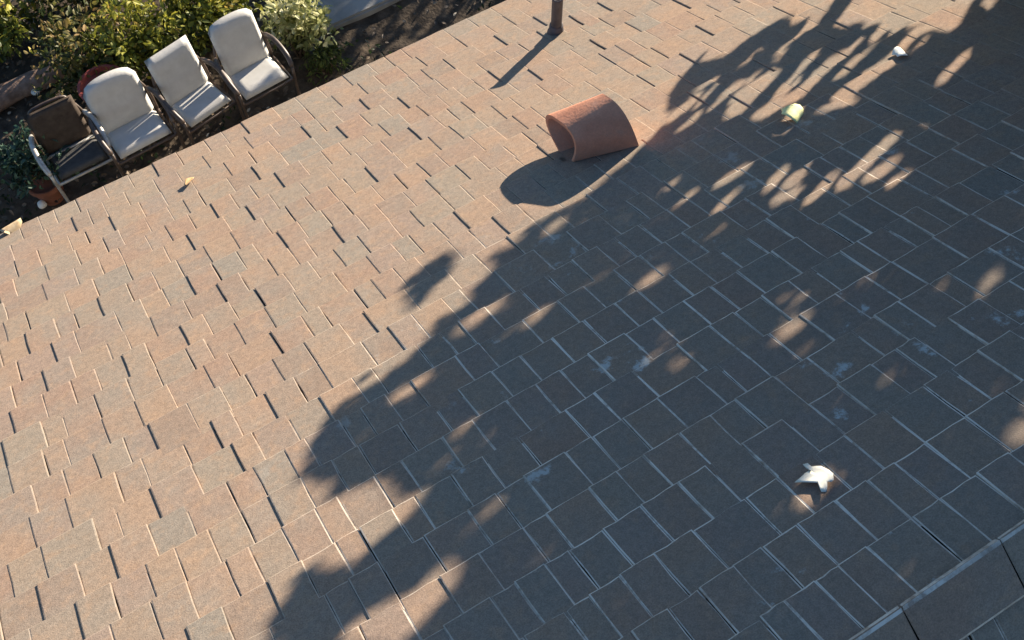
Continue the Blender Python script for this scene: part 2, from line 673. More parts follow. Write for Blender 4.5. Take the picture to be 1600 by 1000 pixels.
# closed back end, set a little inside the rim
ring = [bm.verts.new(rp(*q)) for q in arch(tuple(p + (q - p) * 0.955 for p, q in zip(END0, END1)), 0.012)]
bm.faces.new(ring)
ring = [bm.verts.new(rp(*q)) for q in arch(tuple(p + (q - p) * 0.90 for p, q in zip(END0, END1)), 0.012)]
bm.faces.new(ring)
bmesh.ops.recalc_face_normals(bm, faces=bm.faces)
o = build('roof_tile', bm, M['clay'])
for p in o.data.polygons:
    p.use_smooth = True
o.data.set_sharp_from_angle(angle=R(50))
tag(o, 'orange clay half-barrel hood tile seated on the shingles at the edge of the tree shade', 'roof tile')

# ------------------------------------------------------------------ garden chairs (front towards the house, local -y)


def pad(bm, W, prof_lo, prof_hi, thick, arch_h=0.0, nu=12, nv=8, crown=0.012, side_round=0.16):
    """a soft pad between two profile lines (points in y, z); top edge may be arched"""
    lo, hi = Vector(prof_lo), Vector(prof_hi)
    ax = (hi - lo)
    L = ax.length
    ax.normalize()
    nrm = Vector((ax.y, -ax.x))          # in (y, z)
    if nrm.x > 0 and abs(nrm.x) > abs(nrm.y):
        nrm = -nrm
    if abs(nrm.y) >= abs(nrm.x) and nrm.y < 0:
        nrm = -nrm
    grids = []
    for side in (1, -1):
        g = []
        for j in range(nv + 1):
            v = j / nv
            row = []
            for i in range(nu + 1):
                s = i / nu * 2 - 1
                top = L + arch_h * (math.sqrt(max(0.0, 1 - (abs(s)) ** 2.4)) - 0.5)
                vv = v * top if arch_h else v * L
                es = min(1 - abs(s), 0.5) / 0.5
                ev = min(v, 1 - v) / 0.5
                e = min(1, (1 - (1 - min(1, es / side_round)) ** 2) ** 0.5) * min(1, (1 - (1 - min(1, ev / 0.14)) ** 2) ** 0.5)
                h = side * (thick / 2 * e) + (crown * e if side > 0 else 0)
                q = lo + ax * vv + nrm * h
                row.append(bm.verts.new((s * W / 2, q.x, q.y)))
            g.append(row)
        grids.append(g)
    for g, flip in zip(grids, (False, True)):
        for j in range(nv):
            for i in range(nu):
                f = (g[j][i], g[j][i + 1], g[j + 1][i + 1], g[j + 1][i])
                bm.faces.new(f[::-1] if flip else f)
    a, b = grids
    bmesh.ops.remove_doubles(bm, verts=bm.verts, dist=0.0006)
    bmesh.ops.recalc_face_normals(bm, faces=bm.faces)


def make_chair(x, y, rz, W, label, group, padded=True, arch_h=0.09, back_h=0.40, sy=1.0):
    root = empty('garden_chair', (x, y, 0), (0, 0, rz))
    tag(root, label, 'chair', group)
    fm = M['bronze'] if padded else M['tube']
    th = 0.046 if padded else 0.012
    hw = W / 2 + 0.022
    # seat and backrest
    bm = bmesh.new()
    pad(bm, W, (-0.155, 0.452), (0.165, 0.405), th, side_round=0.16 if padded else 0.05)
    build('seat', bm, M['fabric'] if padded else M['grey_sling'], root, True)
    bm = bmesh.new()
    pad(bm, W, (0.115, 0.405), (0.115 + back_h * 0.30, 0.405 + back_h * 0.955), th * 0.85, arch_h if padded else 0.0, side_round=0.14 if padded else 0.05)
    build('backrest', bm, M['fabric'] if padded else M['brown_sling'], root, True)
    # frame
    rad = 0.0125
    sf = bmesh.new()
    add_tube(sf, [(-hw, 0.15, 0.385), (-hw, -0.16, 0.418), (hw, -0.16, 0.418), (hw, 0.15, 0.385)], rad)
    if not padded:
        add_tube(sf, [(-hw, 0.085, 0.432), (hw, 0.085, 0.432)], rad * 0.9)
    build('seat_frame', sf, fm, root, True)
    bf = bmesh.new()
    add_tube(bf, smooth_path([(-hw, 0.15, 0.385), (-hw, 0.19, 0.55), (-hw + 0.05, 0.262, 0.67), (-hw * 0.5, 0.275, 0.715), (hw * 0.5, 0.275, 0.715), (hw - 0.05, 0.262, 0.67), (hw, 0.19, 0.55), (hw, 0.15, 0.385)], 3), rad)
    build('back_frame', bf, M['bronze'], root, True)
    for s in (-1, 1):
        b = bmesh.new()
        pts = smooth_path([(s * hw, 0.195, 0.585), (s * (hw + 0.028), 0.08, 0.605), (s * (hw + 0.032), -0.08, 0.59), (s * (hw + 0.02), -0.165, 0.545)], 4)
        add_tube(b, pts, [0.012] + [0.019] * (len(pts) - 2) + [0.013], 8)
        build('armrest', b, fm, root, True)
        for a, bb in (((s * (hw + 0.02), -0.165, 0.545), (s * (hw + 0.01), -0.20, 0.0)), ((s * hw, 0.14, 0.39), (s * (hw + 0.01), 0.26, 0.0))):
            b = bmesh.new()
            add_tube(b, smooth_path([a, (Vector(a) + Vector(bb)) / 2 + Vector((0, 0.015, 0)), bb], 3), rad * 0.95)
            build('leg', b, fm, root, True)
    return root


make_chair(0.205, 2.20, R(4), 0.395, 'pale padded garden chair with rounded back, beside the bare brown chair', 'pale garden chairs along the eave')
make_chair(0.690, 2.215, R(12), 0.350, 'pale padded garden chair with square tilted back, between two other pale chairs', 'pale garden chairs along the eave', arch_h=0.0, back_h=0.43)
make_chair(1.150, 2.215, R(5), 0.355, 'pale padded garden chair beside the cream and green bush', 'pale garden chairs along the eave', arch_h=0.06, back_h=0.44)
make_chair(-0.235, 2.245, R(2), 0.345, 'bare garden chair with brown sling back and metal tube frame', None, padded=False, back_h=0.36)

# ------------------------------------------------------------------ plants


class Leaves:
    """leaf-sized faces, each with its own tone"""
    def __init__(self):
        self.V, self.F, self.T = [], [], []

    def leaf(self, c, ax, nrm, ln, wd, tone, bend=0.18):
        ax = ax.normalized()
        side = nrm.cross(ax)
        if side.length < 1e-4:
            side = ax.orthogonal()
        side.normalize()
        nn = ax.cross(side)
        b = len(self.V)
        for a, s, z in ((0, 0, 0), (0.30, 0.42, 0.06), (0.68, 0.36, 0.02), (1, 0, -bend), (0.68, -0.36, 0.02), (0.30, -0.42, 0.06), (0.5, 0, -0.03)):
            self.V.append(c + ax * (a - 0.3) * ln + side * s * wd + nn * z * ln)
        self.F += [(b, b + 1, b + 6), (b + 1, b + 2, b + 6), (b + 2, b + 3, b + 6), (b + 3, b + 4, b + 6), (b + 4, b + 5, b + 6), (b + 5, b, b + 6)]
        self.T += [tone] * 6

    def make(self, name, mat, parent=None):
        me = bpy.data.meshes.new(name)
        me.from_pydata(self.V, [], self.F)
        me.materials.append(mat)
        at = me.attributes.new('tone', 'FLOAT', 'FACE')
        at.data.foreach_set('value', self.T)
        for p in me.polygons:
            p.use_smooth = False
        return link(name, me, parent)


def rvec(r):
    while True:
        v = Vector((r.uniform(-1, 1), r.uniform(-1, 1), r.uniform(-1, 1)))
        if 0.05 < v.length < 1:
            return v.normalized()


def shrub(name, loc, size, n_stems, n_leaves, leaf, mat, label, cat, group=None, seed=1, clump=0.10, droop=0.0, part='foliage', light_top=0.0):
    """stems fanning from the base; leaves gather in clumps at and along the stems"""
    r = random.Random(seed)
    root = empty(name, loc)
    tag(root, label, cat, group)
    st = bmesh.new()
    clumps = []
    for i in range(n_stems):
        a = r.uniform(0, 2 * math.pi)
        q = r.random() ** 0.6
        tip = Vector((math.cos(a) * size[0] / 2 * q, math.sin(a) * size[1] / 2 * q, size[2] * (1.0 - 0.45 * q * q) * r.uniform(0.55, 1.0)))
        mid = tip * 0.5 + Vector((r.uniform(-1, 1), r.uniform(-1, 1), 0.4)) * 0.06
        b0 = Vector((r.uniform(-1, 1), r.uniform(-1, 1), 0)) * 0.05
        pts = smooth_path([b0, mid, tip], 3)
        add_tube(st, pts, [0.009 - 0.007 * k / (len(pts) - 1) for k in range(len(pts))], 5)
        for p in pts[2:]:
            clumps.append((p, 0.6))
        clumps += [(tip, 1.0)] * 3
        for k in range(2):
            clumps.append((tip + rvec(r) * clump * 1.4, 1.0))
    build('stem', st, M['bark'], root, True)
    lv = Leaves()
    for i in range(n_leaves):
        c, k = r.choice(clumps)
        d = rvec(r) * clump * r.random() ** 0.5 * k
        p = c + d
        if p.z < 0.015:
            p.z = 0.015 + r.random() * 0.03
        ax = (d.normalized() + rvec(r) * 0.7 + Vector((0, 0, -droop)))
        nrm = (Vector((0, 0, 1)) + rvec(r) * 0.9)
        s = r.uniform(0.65, 1.2)
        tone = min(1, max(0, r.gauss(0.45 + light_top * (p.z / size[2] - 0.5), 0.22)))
        lv.leaf(p, ax, nrm, leaf[0] * s, leaf[1] * s, tone)
    lv.make(part, mat, root)
    return root


L_YEL = mat_leaf('yellow_green_leaf', [(0, (0.03, 0.042, 0.010)), (0.3, (0.09, 0.11, 0.02)), (0.55, (0.24, 0.25, 0.035)), (0.85, (0.46, 0.42, 0.06)), (1, (0.52, 0.38, 0.09))])
L_MIX = mat_leaf('mixed_autumn_leaf', [(0, (0.025, 0.038, 0.012)), (0.4, (0.07, 0.09, 0.022)), (0.65, (0.17, 0.15, 0.035)), (0.85, (0.32, 0.20, 0.08)), (1, (0.45, 0.38, 0.16))])
L_CREAM = mat_leaf('variegated_leaf', [(0, (0.06, 0.08, 0.025)), (0.25, (0.19, 0.22, 0.07)), (0.55, (0.50, 0.50, 0.22)), (1, (0.74, 0.70, 0.44))])
L_DARK = mat_leaf('dark_green_leaf', [(0, (0.010, 0.018, 0.008)), (0.5, (0.026, 0.046, 0.016)), (0.85, (0.06, 0.10, 0.028)), (1, (0.12, 0.17, 0.05))])
L_BLUE = mat_leaf('blue_green_leaf', [(0, (0.016, 0.030, 0.022)), (0.5, (0.040, 0.085, 0.055)), (0.85, (0.10, 0.17, 0.12)), (1, (0.20, 0.26, 0.06))])
L_FERN = mat_leaf('mid_green_leaf', [(0, (0.03, 0.045, 0.012)), (0.5, (0.09, 0.12, 0.03)), (1, (0.20, 0.25, 0.06))])
L_TREE = mat_leaf('tree_leaf', [(0, (0.02, 0.035, 0.01)), (1, (0.06, 0.085, 0.025))], trans=0.12)
L_LITTER = mat_leaf('leaf_litter', [(0, (0.05, 0.035, 0.024)), (0.4, (0.12, 0.085, 0.055)), (0.8, (0.26, 0.19, 0.12)), (1, (0.50, 0.44, 0.34))], trans=0)

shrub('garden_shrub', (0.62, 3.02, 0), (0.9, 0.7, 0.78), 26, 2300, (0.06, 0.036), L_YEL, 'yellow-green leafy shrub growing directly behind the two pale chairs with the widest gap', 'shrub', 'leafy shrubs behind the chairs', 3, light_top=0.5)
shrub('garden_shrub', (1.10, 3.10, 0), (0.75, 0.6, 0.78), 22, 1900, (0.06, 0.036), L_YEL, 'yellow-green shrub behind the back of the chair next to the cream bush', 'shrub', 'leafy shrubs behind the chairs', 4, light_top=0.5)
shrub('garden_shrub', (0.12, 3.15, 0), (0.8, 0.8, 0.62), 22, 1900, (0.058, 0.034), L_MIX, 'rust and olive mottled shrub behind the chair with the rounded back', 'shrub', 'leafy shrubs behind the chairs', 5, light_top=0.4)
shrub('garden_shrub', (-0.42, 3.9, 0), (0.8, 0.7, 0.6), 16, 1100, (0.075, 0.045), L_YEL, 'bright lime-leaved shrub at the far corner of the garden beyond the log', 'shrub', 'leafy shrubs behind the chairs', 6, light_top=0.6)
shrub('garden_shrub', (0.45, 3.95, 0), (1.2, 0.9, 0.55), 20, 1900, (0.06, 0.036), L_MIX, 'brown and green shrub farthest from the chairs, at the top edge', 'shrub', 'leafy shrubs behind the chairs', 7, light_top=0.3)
shrub('variegated_bush', (1.63, 2.63, 0), (0.46, 0.42, 0.62), 22, 1200, (0.058, 0.038), L_CREAM, 'cream and pale green variegated bush beside the concrete path', 'bush', None, 8, clump=0.08, light_top=0.5)
shrub('low_fern', (1.72, 2.36, 0), (0.34, 0.3, 0.26), 16, 520, (0.05, 0.018), L_FERN, 'low mid green fern at the foot of the cream variegated bush', 'fern', None, 9, clump=0.06, droop=0.4)
shrub('potted_plant', (-0.49, 2.39, 0.20), (0.52, 0.44, 0.48), 18, 760, (0.06, 0.03), L_BLUE, 'blue-green leafy plant spreading from the dark terracotta pot', 'plant', None, 10, clump=0.07, droop=0.3)
# cover: plants too many and too small to count
lv = Leaves()
r = random.Random(21)
for i in range(1500):
    x, y = r.uniform(-1.1, 3.4), r.uniform(1.55, 2.9)
    d = noise.noise(Vector((x * 2.2, y * 2.2, 0.5)))
    if d < -0.02 or (x > 1.95 and y > 2.6):
        continue
    lv.leaf(Vector((x, y, 0.03 + 0.10 * r.random() * (d + 0.3))), rvec(r) + Vector((0, 0, 0.3)), Vector((0, 0, 1)) + rvec(r) * 0.6, r.uniform(0.03, 0.06), r.uniform(0.015, 0.03), min(1, max(0, r.gauss(0.35, 0.25))))
tag(lv.make('ground_cover', L_DARK), 'low dark green ground cover under the chairs and along the eave', 'ground cover', kind='stuff')
lv = Leaves()
for i in range(3200):
    x, y = r.uniform(-1.2, 3.4), r.uniform(1.7, 4.8)
    if (x > 1.9 and y > 2.65 and r.random() < 0.93) or (x > 1.85 and r.random() < 0.75):
        continue
    lv.leaf(Vector((x, y, 0.045 + 0.03 * r.random() + (0.05 if (x > 1.9 and y > 2.65) else 0))), rvec(r) * Vector((1, 1, 0.2)), Vector((0, 0, 1)) + rvec(r) * 0.5, r.uniform(0.03, 0.065), r.uniform(0.02, 0.04), min(1, abs(r.gauss(0.3, 0.3))))
tag(lv.make('leaf_litter', L_LITTER), 'brown dead leaves scattered over the garden soil', 'leaf litter', kind='stuff')


def lathe(bm, prof, n=24):
    rings = [[bm.verts.new((rr * math.cos(2 * math.pi * k / n), rr * math.sin(2 * math.pi * k / n), z)) for k in range(n)] for rr, z in prof]
    for a, b in zip(rings, rings[1:]):
        for k in range(n):
            bm.faces.new((a[k], a[(k + 1) % n], b[(k + 1) % n], b[k]))
    bm.faces.new(rings[0][::-1])
    bm.faces.new(rings[-1])


bm = bmesh.new()
lathe(bm, [(0.085, 0), (0.115, 0.17), (0.117, 0.172), (0.13, 0.172), (0.13, 0.215), (0.118, 0.215), (0.112, 0.185)])
pot = build('flower_pot', bm, M['pot'], None, True)
pot.location = (-0.53, 2.36, 0.0)
pot.data.set_sharp_from_angle(angle=R(40))
tag(pot, 'dark red terracotta pot holding the blue-green plant near the roof edge', 'flower pot')
bm = bmesh.new()
lathe(bm, [(0.12, 0), (0.165, 0.24), (0.18, 0.243), (0.185, 0.285), (0.165, 0.285), (0.155, 0.25)])
o = build('planter', bm, mat_simple('red_glazed_clay', (0.26, 0.055, 0.045), (0.38, 0.10, 0.08), 9, 0.5), None, True)
o.location = (0.16, 2.72, 0.17)
o.data.set_sharp_from_angle(angle=R(40))
tag(o, 'red clay planter standing behind the rounded back of the pale chair', 'planter')
bm = bmesh.new()
add_box(bm, (0, 0, 0), (0.36, 0.36, 0.17))
bmesh.ops.bevel(bm, geom=list(bm.edges), offset=0.012, segments=2, affect='EDGES')
o = build('plinth', bm, M['log'])
o.location = (0.16, 2.72, 0.085)
tag(o, 'low wooden block under the red clay planter', 'block')
bm = bmesh.new()
pts = smooth_path([(-0.36, -0.05, 0.085), (-0.12, 0.0, 0.09), (0.12, 0.01, 0.085), (0.36, 0.06, 0.085)], 4)
add_tube(bm, pts, [0.078, 0.084, 0.082, 0.086, 0.084, 0.08, 0.083, 0.086, 0.084, 0.082, 0.085, 0.084, 0.08][:len(pts)], 14)
o = build('log', bm, M['log'], None, True)
o.data.set_sharp_from_angle(angle=R(50))
o.location = (-0.34, 3.36, 0)
tag(o, 'weathered brown log lying on the soil at the edge of the garden', 'log')
PEBBLES = ((-0.13, 3.12, 'small white pebble between the log and the mottled shrub'), (-0.20, 2.91, 'small white pebble lying in front of the log'),
           (0.10, 2.93, 'small white pebble beside the red clay planter'), (0.10, 3.42, 'small white pebble half hidden in the far brown shrub'),
           (-0.30, 3.28, 'small white pebble touching the weathered log'), (-0.62, 2.27, 'small white pebble beside the dark terracotta pot, close to the roof edge'),
           (-0.10, 2.70, 'small white pebble behind the brown sling back of the bare chair'))
for i, (px, py, plabel) in enumerate(PEBBLES):
    bm = bmesh.new()
    bmesh.ops.create_icosphere(bm, subdivisions=2, radius=0.5)
    sx, sy, sz = r.uniform(0.06, 0.08), r.uniform(0.055, 0.07), r.uniform(0.045, 0.055)
    for v in bm.verts:
        v.co *= 1 + 0.25 * noise.noise(v.co * 2 + Vector((i, 0, 0)))
        v.co = Vector((v.co.x * sx, v.co.y * sy, v.co.z * sz))
    o = build('white_pebble', bm, M['pebble'], None, True)
    o.location = (px, py, 0.06 + sz * 0.4)
    o.rotation_euler = (0, 0, r.uniform(0, 3))
    tag(o, plabel, 'pebble', 'white pebbles among the plants')

# ------------------------------------------------------------------ fallen leaves on the roof


def flat_leaf(name, outline, curl, mat, u, w, h, yaw, tilt, label, stalk=None, twist=0.0):
    """a real leaf blade: outline in metres, fan of faces with thickness, curled about its length"""
    bm = bmesh.new()
    rings = []
    for f in (0.0, 0.35, 0.7, 1.0):
        ring = []
        for x, y in outline:
            X, Y = x * f, y * f
            z = curl * (Y * Y) * 8 + twist * X * Y * 10 + 0.0018 * noise.noise(Vector((X * 60, Y * 60, 1)))
            ring.append(Vector((X, Y, z)))
        rings.append(ring)
    n = len(outline)
    lay = []
    for dz in (0.0006, -0.0006):
        c = bm.verts.new(rings[0][0] + Vector((0, 0, dz)))
        lay.append((c, [[bm.verts.new(p + Vector((0, 0, dz))) for p in ring] for ring in rings[1:]]))
    for (c, rr), flip in zip(lay, (False, True)):
        for k in range(n):
            q = (k + 1) % n
            fs = [(c, rr[0][k], rr[0][q])] + [(a[k], b[k], b[q], a[q]) for a, b in zip(rr, rr[1:])]
            for f in fs:
                bm.faces.new(f[::-1] if flip else f)
    for k in range(n):
        q = (k + 1) % n
        bm.faces.new((lay[0][1][-1][k], lay[1][1][-1][k], lay[1][1][-1][q], lay[0][1][-1][q]))
    if stalk:
        add_tube(bm, [Vector(s) for s in stalk], 0.0012, 5)
    bmesh.ops.recalc_face_normals(bm, faces=bm.faces)
    o = build(name, bm, mat, None, True)
    o.matrix_world = Matrix.Translation(rp(u, w, h)) @ BASE @ Matrix.Rotation(yaw, 4, 'Z') @ Matrix.Rotation(tilt, 4, 'X')
    tag(o, label, 'leaf')
    return o


def roof_xy(pts, u0, w0):
    return [(u - u0, -(w - w0)) for u, w in pts]


CREAM = mat_simple('dry_cream_leaf', (0.66, 0.63, 0.53), (0.78, 0.76, 0.66), 60, 0.7, 0.25)
LIME = mat_simple('pale_lime_leaf', (0.66, 0.68, 0.30), (0.80, 0.80, 0.46), 50, 0.7, 0.25)
GREYL = mat_simple('pale_grey_leaf', (0.66, 0.69, 0.66), (0.78, 0.80, 0.76), 50, 0.7, 0.25)
TAN = mat_simple('tan_dry_leaf', (0.50, 0.36, 0.20), (0.66, 0.52, 0.33), 60, 0.7, 0.25)
ORANGE = mat_simple('orange_dry_leaf', (0.40, 0.23, 0.10), (0.56, 0.38, 0.20), 60, 0.7, 0.25)
MAPLE = [(-0.0063, 0.0515), (0.0052, 0.0471), (0.0057, 0.033), (0.0143, 0.0283), (0.0245, 0.0196), (0.0282, 0.0082), (0.0308, -0.0021), (0.0313, -0.0147), (0.0191, -0.0309), (0.0111, -0.032), (0.0043, -0.0249), (-0.0072, -0.0382), (-0.019, -0.0477), (-0.0276, -0.0405), (-0.0215, -0.0261), (-0.0155, -0.0134), (-0.0302, -0.0003), (-0.0435, 0.0104), (-0.0568, 0.0223), (-0.0394, 0.0242), (-0.0193, 0.0272), (-0.0048, 0.0283), (-0.0072, 0.0385)]
flat_leaf('maple_leaf', MAPLE, 0.08, CREAM, 1.1006, 3.2018, 0.020, 0, R(2), 'cream lobed maple leaf lying flat on the shaded shingles')
oval = lambda L, W, n=14, wob=0.0: [(L / 2 * math.cos(2 * math.pi * k / n) * (1 + wob * math.sin(3.1 * k)), W / 2 * math.sin(2 * math.pi * k / n) * (1 + wob * math.cos(2.3 * k))) for k in range(n)]
flat_leaf('fallen_leaf', oval(0.088, 0.086, 14, 0.10), -2.2, LIME, 2.13, 1.885, 0.040, 0.5, R(34), 'pale lime-coloured curled leaf on the roof in the feathery shade')
flat_leaf('fallen_leaf', oval(0.075, 0.05, 14, 0.15), -3.0, GREYL, 2.655, 1.845, 0.028, 1.2, R(12), 'small pale grey leaf high on the shaded roof, farthest up in the shade')
flat_leaf('fallen_leaf', oval(0.062, 0.030, 12, 0.1), 5.0, ORANGE, 0.212, 0.322, 0.020, 0.75, R(6), 'orange-brown curled leaf on the sunlit shingles below the chairs')
flat_leaf('fallen_leaf', oval(0.10, 0.05, 12, 0.1), -9.0, TAN, -0.52, 0.0, 0.036, 0.25, R(-5), 'tan arched leaf caught on the very edge of the eave')

# ------------------------------------------------------------------ the tree at the end of the house whose shade lies on the roof
OUTER= [(-0.281,2.744),(-0.263,2.713),(-0.240,2.672),(-0.209,2.631),(-0.186,2.618),(-0.144,2.601),(-0.113,2.598),(-0.076,2.566),(-0.045,2.456),(-0.067,2.352),(-0.057,2.301),(-0.031,2.277),(-0.003,2.239),(0.034,2.191),(0.065,2.152),(0.123,2.109),(0.195,2.060),(0.266,2.021),(0.337,1.984),(0.393,2.036),(0.476,2.023),(0.558,1.960),(0.596,1.933),(0.663,1.903),(0.748,1.876),(0.828,1.841),(0.836,1.777),(0.875,1.754),(0.933,1.740),(1.007,1.741),(1.038,1.732),(1.097,1.700),(1.139,1.686),(1.199,1.701),(1.337,1.707),(1.425,1.649),(1.533,1.645),(1.656,1.586),(1.695,1.580),(1.792,1.514),(1.841,1.453),(1.922,1.363),(2.080,1.269),(2.267,1.179),(2.151,1.272),(2.229,1.310),(2.371,1.271),(2.518,1.242),(2.630,1.242),(2.556,1.332),(2.664,1.321),(2.577,1.400),(2.639,1.452),(2.682,1.514),(2.773,1.536),(2.685,1.580),(2.795,1.586),(2.708,1.648),(2.796,1.641),(2.710,1.711),(2.892,1.655),(2.766,1.730),(2.896,1.732),(2.796,1.772),(2.846,1.808),(2.867,1.872),(2.949,1.826),(3.068,1.758),(3.125,1.740),(3.335,1.667),(3.970,1.843),(5.2,-.6),(5.2,4.2),(0.0,4.2),(-.25,3.75)]
BLOB= [(0.558,1.701),(0.589,1.671),(0.666,1.638),(0.739,1.614),(0.827,1.618),(0.855,1.664),(0.819,1.711),(0.730,1.765),(0.635,1.810),(0.587,1.851),(0.546,1.846),(0.532,1.798)]
BRANCH= [(2.612,1.404),(2.632,1.479),(2.893,1.338),(3.089,1.217),(3.039,1.137),(2.850,1.272)]
LIT=[ [(0.593,1.879),(0.606,1.830),(0.720,1.775),(0.817,1.724),(0.869,1.713),(0.875,1.774),(0.812,1.824),(0.733,1.883),(0.663,1.903),(0.606,1.913)],[(-0.073,2.300),(0.007,2.312),(0.020,2.422),(0.068,2.435),(0.159,2.445),(0.177,2.474),(0.185,2.551),(0.251,2.563),(0.265,2.584),(0.249,2.593),(0.189,2.596),(0.167,2.619),(0.081,2.646),(0.028,2.650),(-0.012,2.638),(-0.043,2.603),(-0.066,2.553),(-0.127,2.471)],[(-0.086,2.827),(-0.027,2.840),(0.058,2.865),(0.135,2.840),(0.200,2.818),(0.217,2.840),(0.181,2.891),(0.108,2.931),(0.071,2.943),(0.047,2.973),(-0.091,2.867)],[(3.137,1.758),(3.165,1.800),(3.099,1.850),(3.074,1.831)] ]
HOLES=[(1.038,3.216,1.072,3.204,0.040),(1.924,1.536,2.072,1.465,0.012),(1.941,1.593,2.080,1.551,0.012),(2.175,1.443,2.432,1.356,0.012),(2.161,1.541,2.446,1.437,0.011),(2.191,1.692,2.463,1.586,0.012),(2.317,1.631,2.551,1.539,0.011),(2.311,1.736,2.543,1.646,0.012),(2.458,1.700,2.643,1.633,0.013),(2.477,1.765,2.646,1.705,0.012),(2.412,1.904,2.678,1.799,0.009),(2.580,1.902,2.779,1.824,0.013),(2.015,1.614,2.212,1.554,0.010),(2.112,1.735,2.308,1.679,0.012),(1.772,1.626,1.926,1.574,0.014),(2.033,1.907,2.132,1.857,0.041),(2.046,1.552,2.154,1.518,0.030),(2.007,1.667,2.257,1.566,0.057),(2.044,1.761,2.233,1.761,0.048),(2.233,1.761,2.509,1.656,0.037),(2.401,1.779,2.525,1.743,0.025),(2.192,1.917,2.320,1.948,0.030),(2.296,1.898,2.599,1.843,0.050),(2.629,1.821,2.792,1.766,0.029),(2.660,1.674,2.752,1.640,0.025),(2.593,2.087,2.786,2.019,0.027),(2.275,2.308,2.426,2.188,0.015),(1.824,1.519,1.951,1.483,0.031),(1.982,1.440,2.108,1.426,0.019),(2.294,1.520,2.608,1.371,0.011),(1.676,2.007,1.806,1.989,0.033),(1.585,2.117,1.708,2.081,0.018),(1.769,2.149,1.872,2.105,0.028),(1.829,2.179,1.916,2.155,0.030),(1.747,2.221,1.827,2.230,0.032),(1.817,2.298,1.976,2.246,0.025),(1.948,2.312,2.244,2.223,0.035),(2.019,2.349,2.140,2.334,0.029),(2.035,2.426,2.132,2.402,0.024),(2.076,2.472,2.138,2.468,0.013),(1.526,1.895,1.604,1.880,0.014),(1.537,1.989,1.601,1.978,0.018),(1.424,2.246,1.526,2.219,0.022),(1.190,2.260,1.257,2.257,0.022),(1.441,2.651,1.552,2.631,0.016),(1.314,2.747,1.409,2.731,0.021),(1.028,2.542,1.122,2.523,0.018),(0.653,2.030,0.790,2.011,0.024),(0.738,2.177,0.902,2.142,0.024),(0.954,2.382,1.000,2.363,0.019),(0.651,1.918,0.716,1.912,0.027),(1.125,1.783,1.205,1.784,0.015),(0.789,1.820,0.868,1.801,0.021),(0.368,2.173,0.441,2.167,0.023),(0.390,2.423,0.519,2.433,0.013),(0.330,2.770,0.369,2.738,0.016),(0.248,2.064,0.390,2.044,0.016),(1.839,2.962,1.932,2.949,0.016),(1.478,3.381,1.575,3.406,0.027)]  # sunlit gaps in the shade mask, two aimed at fallen leaves
HOLE_W = 0.55
SHADE_HEDGE_H = 1.82

GU0, GU1, GW0, GW1, STEP = -0.6, 5.2, -0.6, 4.4, 0.006
GX = np.arange(GU0, GU1, STEP)
GY = np.arange(GW0, GW1, STEP)
UU, WW = np.meshgrid(GX, GY)


def inside(poly):
    c = np.zeros(UU.shape, bool)
    p = np.array(poly)
    for (x0, y0), (x1, y1) in zip(p, np.roll(p, -1, 0)):
        if y0 == y1:
            continue
        k = ((y0 > WW) != (y1 > WW)) & (UU < (x1 - x0) * (WW - y0) / (y1 - y0) + x0)
        c ^= k
    return c


shade = inside(OUTER) | inside(BLOB) | inside(BRANCH)
for q in LIT:
    shade &= ~inside(q)
for a, b, c, d, w in HOLES:
    ab = np.array((c - a, d - b))
    L2 = (ab ** 2).sum()
    tt = np.clip(((UU - a) * ab[0] + (WW - b) * ab[1]) / L2, 0, 1)
    dist = np.hypot(UU - a - tt * ab[0], (WW - b - tt * ab[1]))
    shade &= ~(dist < w * HOLE_W)

SDIR = np.array(TO_SUN)
NRM = np.array((0, SN, CS))
UPS = np.array((0, -CS, SN))
ORG = np.array((0, 0, EZ))


def to_roof(P):
    """where sunlight through these points lands on the roof"""
    h = (P - ORG) @ NRM
    Q = P - (h / (SDIR @ NRM))[..., None] * SDIR - ORG
    return Q[..., 0], Q @ UPS


def blocked(P):
    u, w = to_roof(P)
    i = np.clip(((u - GU0) / STEP).astype(int), 0, len(GX) - 1)
    j = np.clip(((w - GW0) / STEP).astype(int), 0, len(GY) - 1)
    return shade[j, i]


def crown(count, s_lo, s_hi, ln, wd, hang, need, region):
    """leaves hung through the depth of the crown wherever the branch plan above has foliage"""
    n = count * 4
    u = rng.uniform(region[0], region[1], n)
    w = rng.uniform(region[2], region[3], n)
    s = rng.uniform(s_lo, s_hi, n) + 0.25 * np.sin(u * 3.1 + w * 2.3)
    c = ORG + np.stack([u, 0 * u, 0 * u], 1) + w[:, None] * UPS + s[:, None] * SDIR
    ok = blocked(c)  # keep only leaves whose shadow lands inside the shade mask
    c = c[ok]
    n = len(c)
    ax = rng.normal(size=(n, 3))
    ax /= np.linalg.norm(ax, axis=1)[:, None]
    ax = ax * (1 - hang) + np.array((0, 0, -1.0)) * hang
    ax /= np.linalg.norm(ax, axis=1)[:, None]
    nr = rng.normal(size=(n, 3)) + 0.8 * SDIR
    sd = np.cross(nr, ax)
    sd /= np.linalg.norm(sd, axis=1)[:, None]
    sc = rng.uniform(0.7, 1.2, n)[:, None]
    L, W = ln * sc, wd * sc
    pts = np.stack([c - ax * L * 0.5, c - ax * L * 0.12 + sd * W * 0.5, c + ax * L * 0.2 + sd * W * 0.42, c + ax * L * 0.5, c + ax * L * 0.2 - sd * W * 0.42, c - ax * L * 0.12 - sd * W * 0.5], 1)
    good = blocked(pts).sum(1) >= need
    return pts[good][:count]


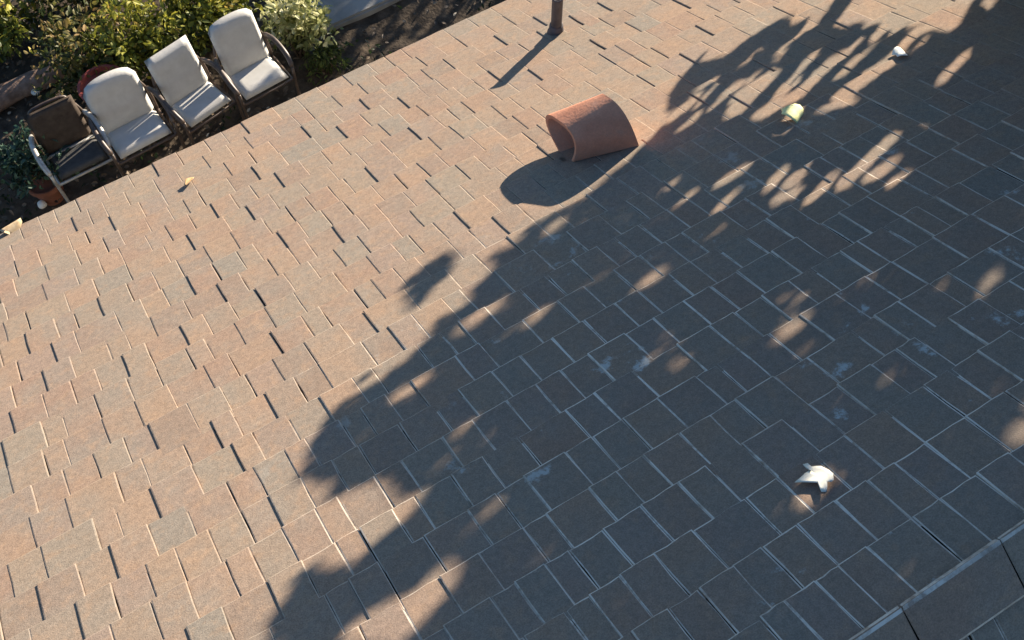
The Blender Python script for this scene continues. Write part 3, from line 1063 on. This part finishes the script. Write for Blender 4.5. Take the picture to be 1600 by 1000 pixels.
LP = [crown(16000, 3.4, 4.6, 0.085, 0.055, 0.2, 6, (-0.4, 5.0, 1.2, 4.3)),
      crown(15000, 1.6, 2.3, 0.060, 0.026, 0.55, 6, (1.5, 4.4, 0.2, 2.6)),
      crown(16000, 2.5, 3.5, 0.045, 0.026, 0.3, 6, (-0.4, 3.6, 0.8, 3.6)),
      crown(5000, 1.5, 2.1, 0.055, 0.012, 0.85, 6, (1.5, 3.6, 0.7, 2.4)),
      crown(9000, 1.5, 2.1, 0.030, 0.011, 0.3, 6, (1.5, 3.6, 0.7, 2.4))]
pts = np.concatenate(LP)
nl = len(pts)
me = bpy.data.meshes.new('crown')
V = pts.reshape(-1, 3)
me.from_pydata([tuple(v) for v in V], [], [tuple(range(6 * k, 6 * k + 6)) for k in range(nl)])
me.materials.append(L_TREE)
at = me.attributes.new('tone', 'FLOAT', 'FACE')
at.data.foreach_set('value', rng.random(nl))
tree = empty('garden_tree', (6.6, 0.5, 0))
tag(tree, 'leafy tree beside the house end casting the dappled shade on the roof', 'tree')
o = link('crown', me, tree)
o.matrix_parent_inverse = Matrix.Translation((6.6, 0.5, 0)).inverted()
bm = bmesh.new()
add_tube(bm, smooth_path([(0, 0, -0.1), (0.05, -0.05, 1.2), (-0.05, -0.1, 2.6), (-0.15, -0.25, 3.9)], 4), [0.17 - 0.007 * k for k in range(13)], 12)
build('trunk', bm, M['bark'], tree, True)
ctr = pts.mean(1)
rt = random.Random(9)
inner = ctr[blocked(ctr)]
for k in range(16):
    tip = Vector(inner[rt.randrange(len(inner))]) - Vector((6.6, 0.5, 0))
    st = Vector((-0.12, -0.2, rt.uniform(3.2, 3.9)))
    mid = (st + tip) / 2 + Vector((0, 0, 0.10))
    path = smooth_path([st, mid, tip], 4)
    # keep only limbs whose own shade falls inside the leafy part
    P = np.array([tuple(p + Vector((6.6, 0.5, 0))) for p in path])
    uu, ww = to_roof(P)
    vis = (uu > -0.4) & (uu < 3.5) & (ww > -0.2) & (ww < 3.7)
    if (vis & ~blocked(P)).any():
        continue
    bm = bmesh.new()
    add_tube(bm, path, [0.045 - 0.004 * i for i in range(len(path))], 7)
    build('limb', bm, M['bark'], tree, True)

# ------------------------------------------------------------------ unseen foliage added beside the garden, shaped to shade path and chairs
shade_hedge = empty('shade_hedge', (6.0, 3.4, 0))
tag(shade_hedge, 'unseen dark green foliage added to shade the garden from low sun', 'shade_hedge')
lv = Leaves()
r = random.Random(31)
for i in range(5200):
    x, y, z = r.uniform(-0.35, 0.35), r.uniform(-2.6, 2.1), r.random()
    top = (SHADE_HEDGE_H if y < 0.85 else 1.40) + 0.18 * noise.noise(Vector((y * 1.7, 0, 4))) + 0.06 * noise.noise(Vector((y * 6, x * 5, 4)))  # lower end shades the path but leaves the cream bush sunlit
    if r.random() < 0.35:
        z = 1 - 0.15 * r.random()
    if noise.noise(Vector((y * 3.0, z * 5.0, 9))) > 0.42:
        continue
    lv.leaf(Vector((x, y, z * top)), rvec(r), rvec(r) + Vector((1.2, 0.4, 0.3)), r.uniform(0.07, 0.11), r.uniform(0.05, 0.07), min(1, max(0, r.gauss(0.4, 0.2))))
lv.make('foliage', L_DARK, shade_hedge)
bm = bmesh.new()
for i in range(10):
    y = -2.4 + i * 0.47
    add_tube(bm, [(0, y, 0), (0.03, y + 0.05, 0.6), (-0.04, y - 0.03, 1.15)], [0.03, 0.022, 0.01], 6)
build('stem', bm, M['bark'], shade_hedge, True)
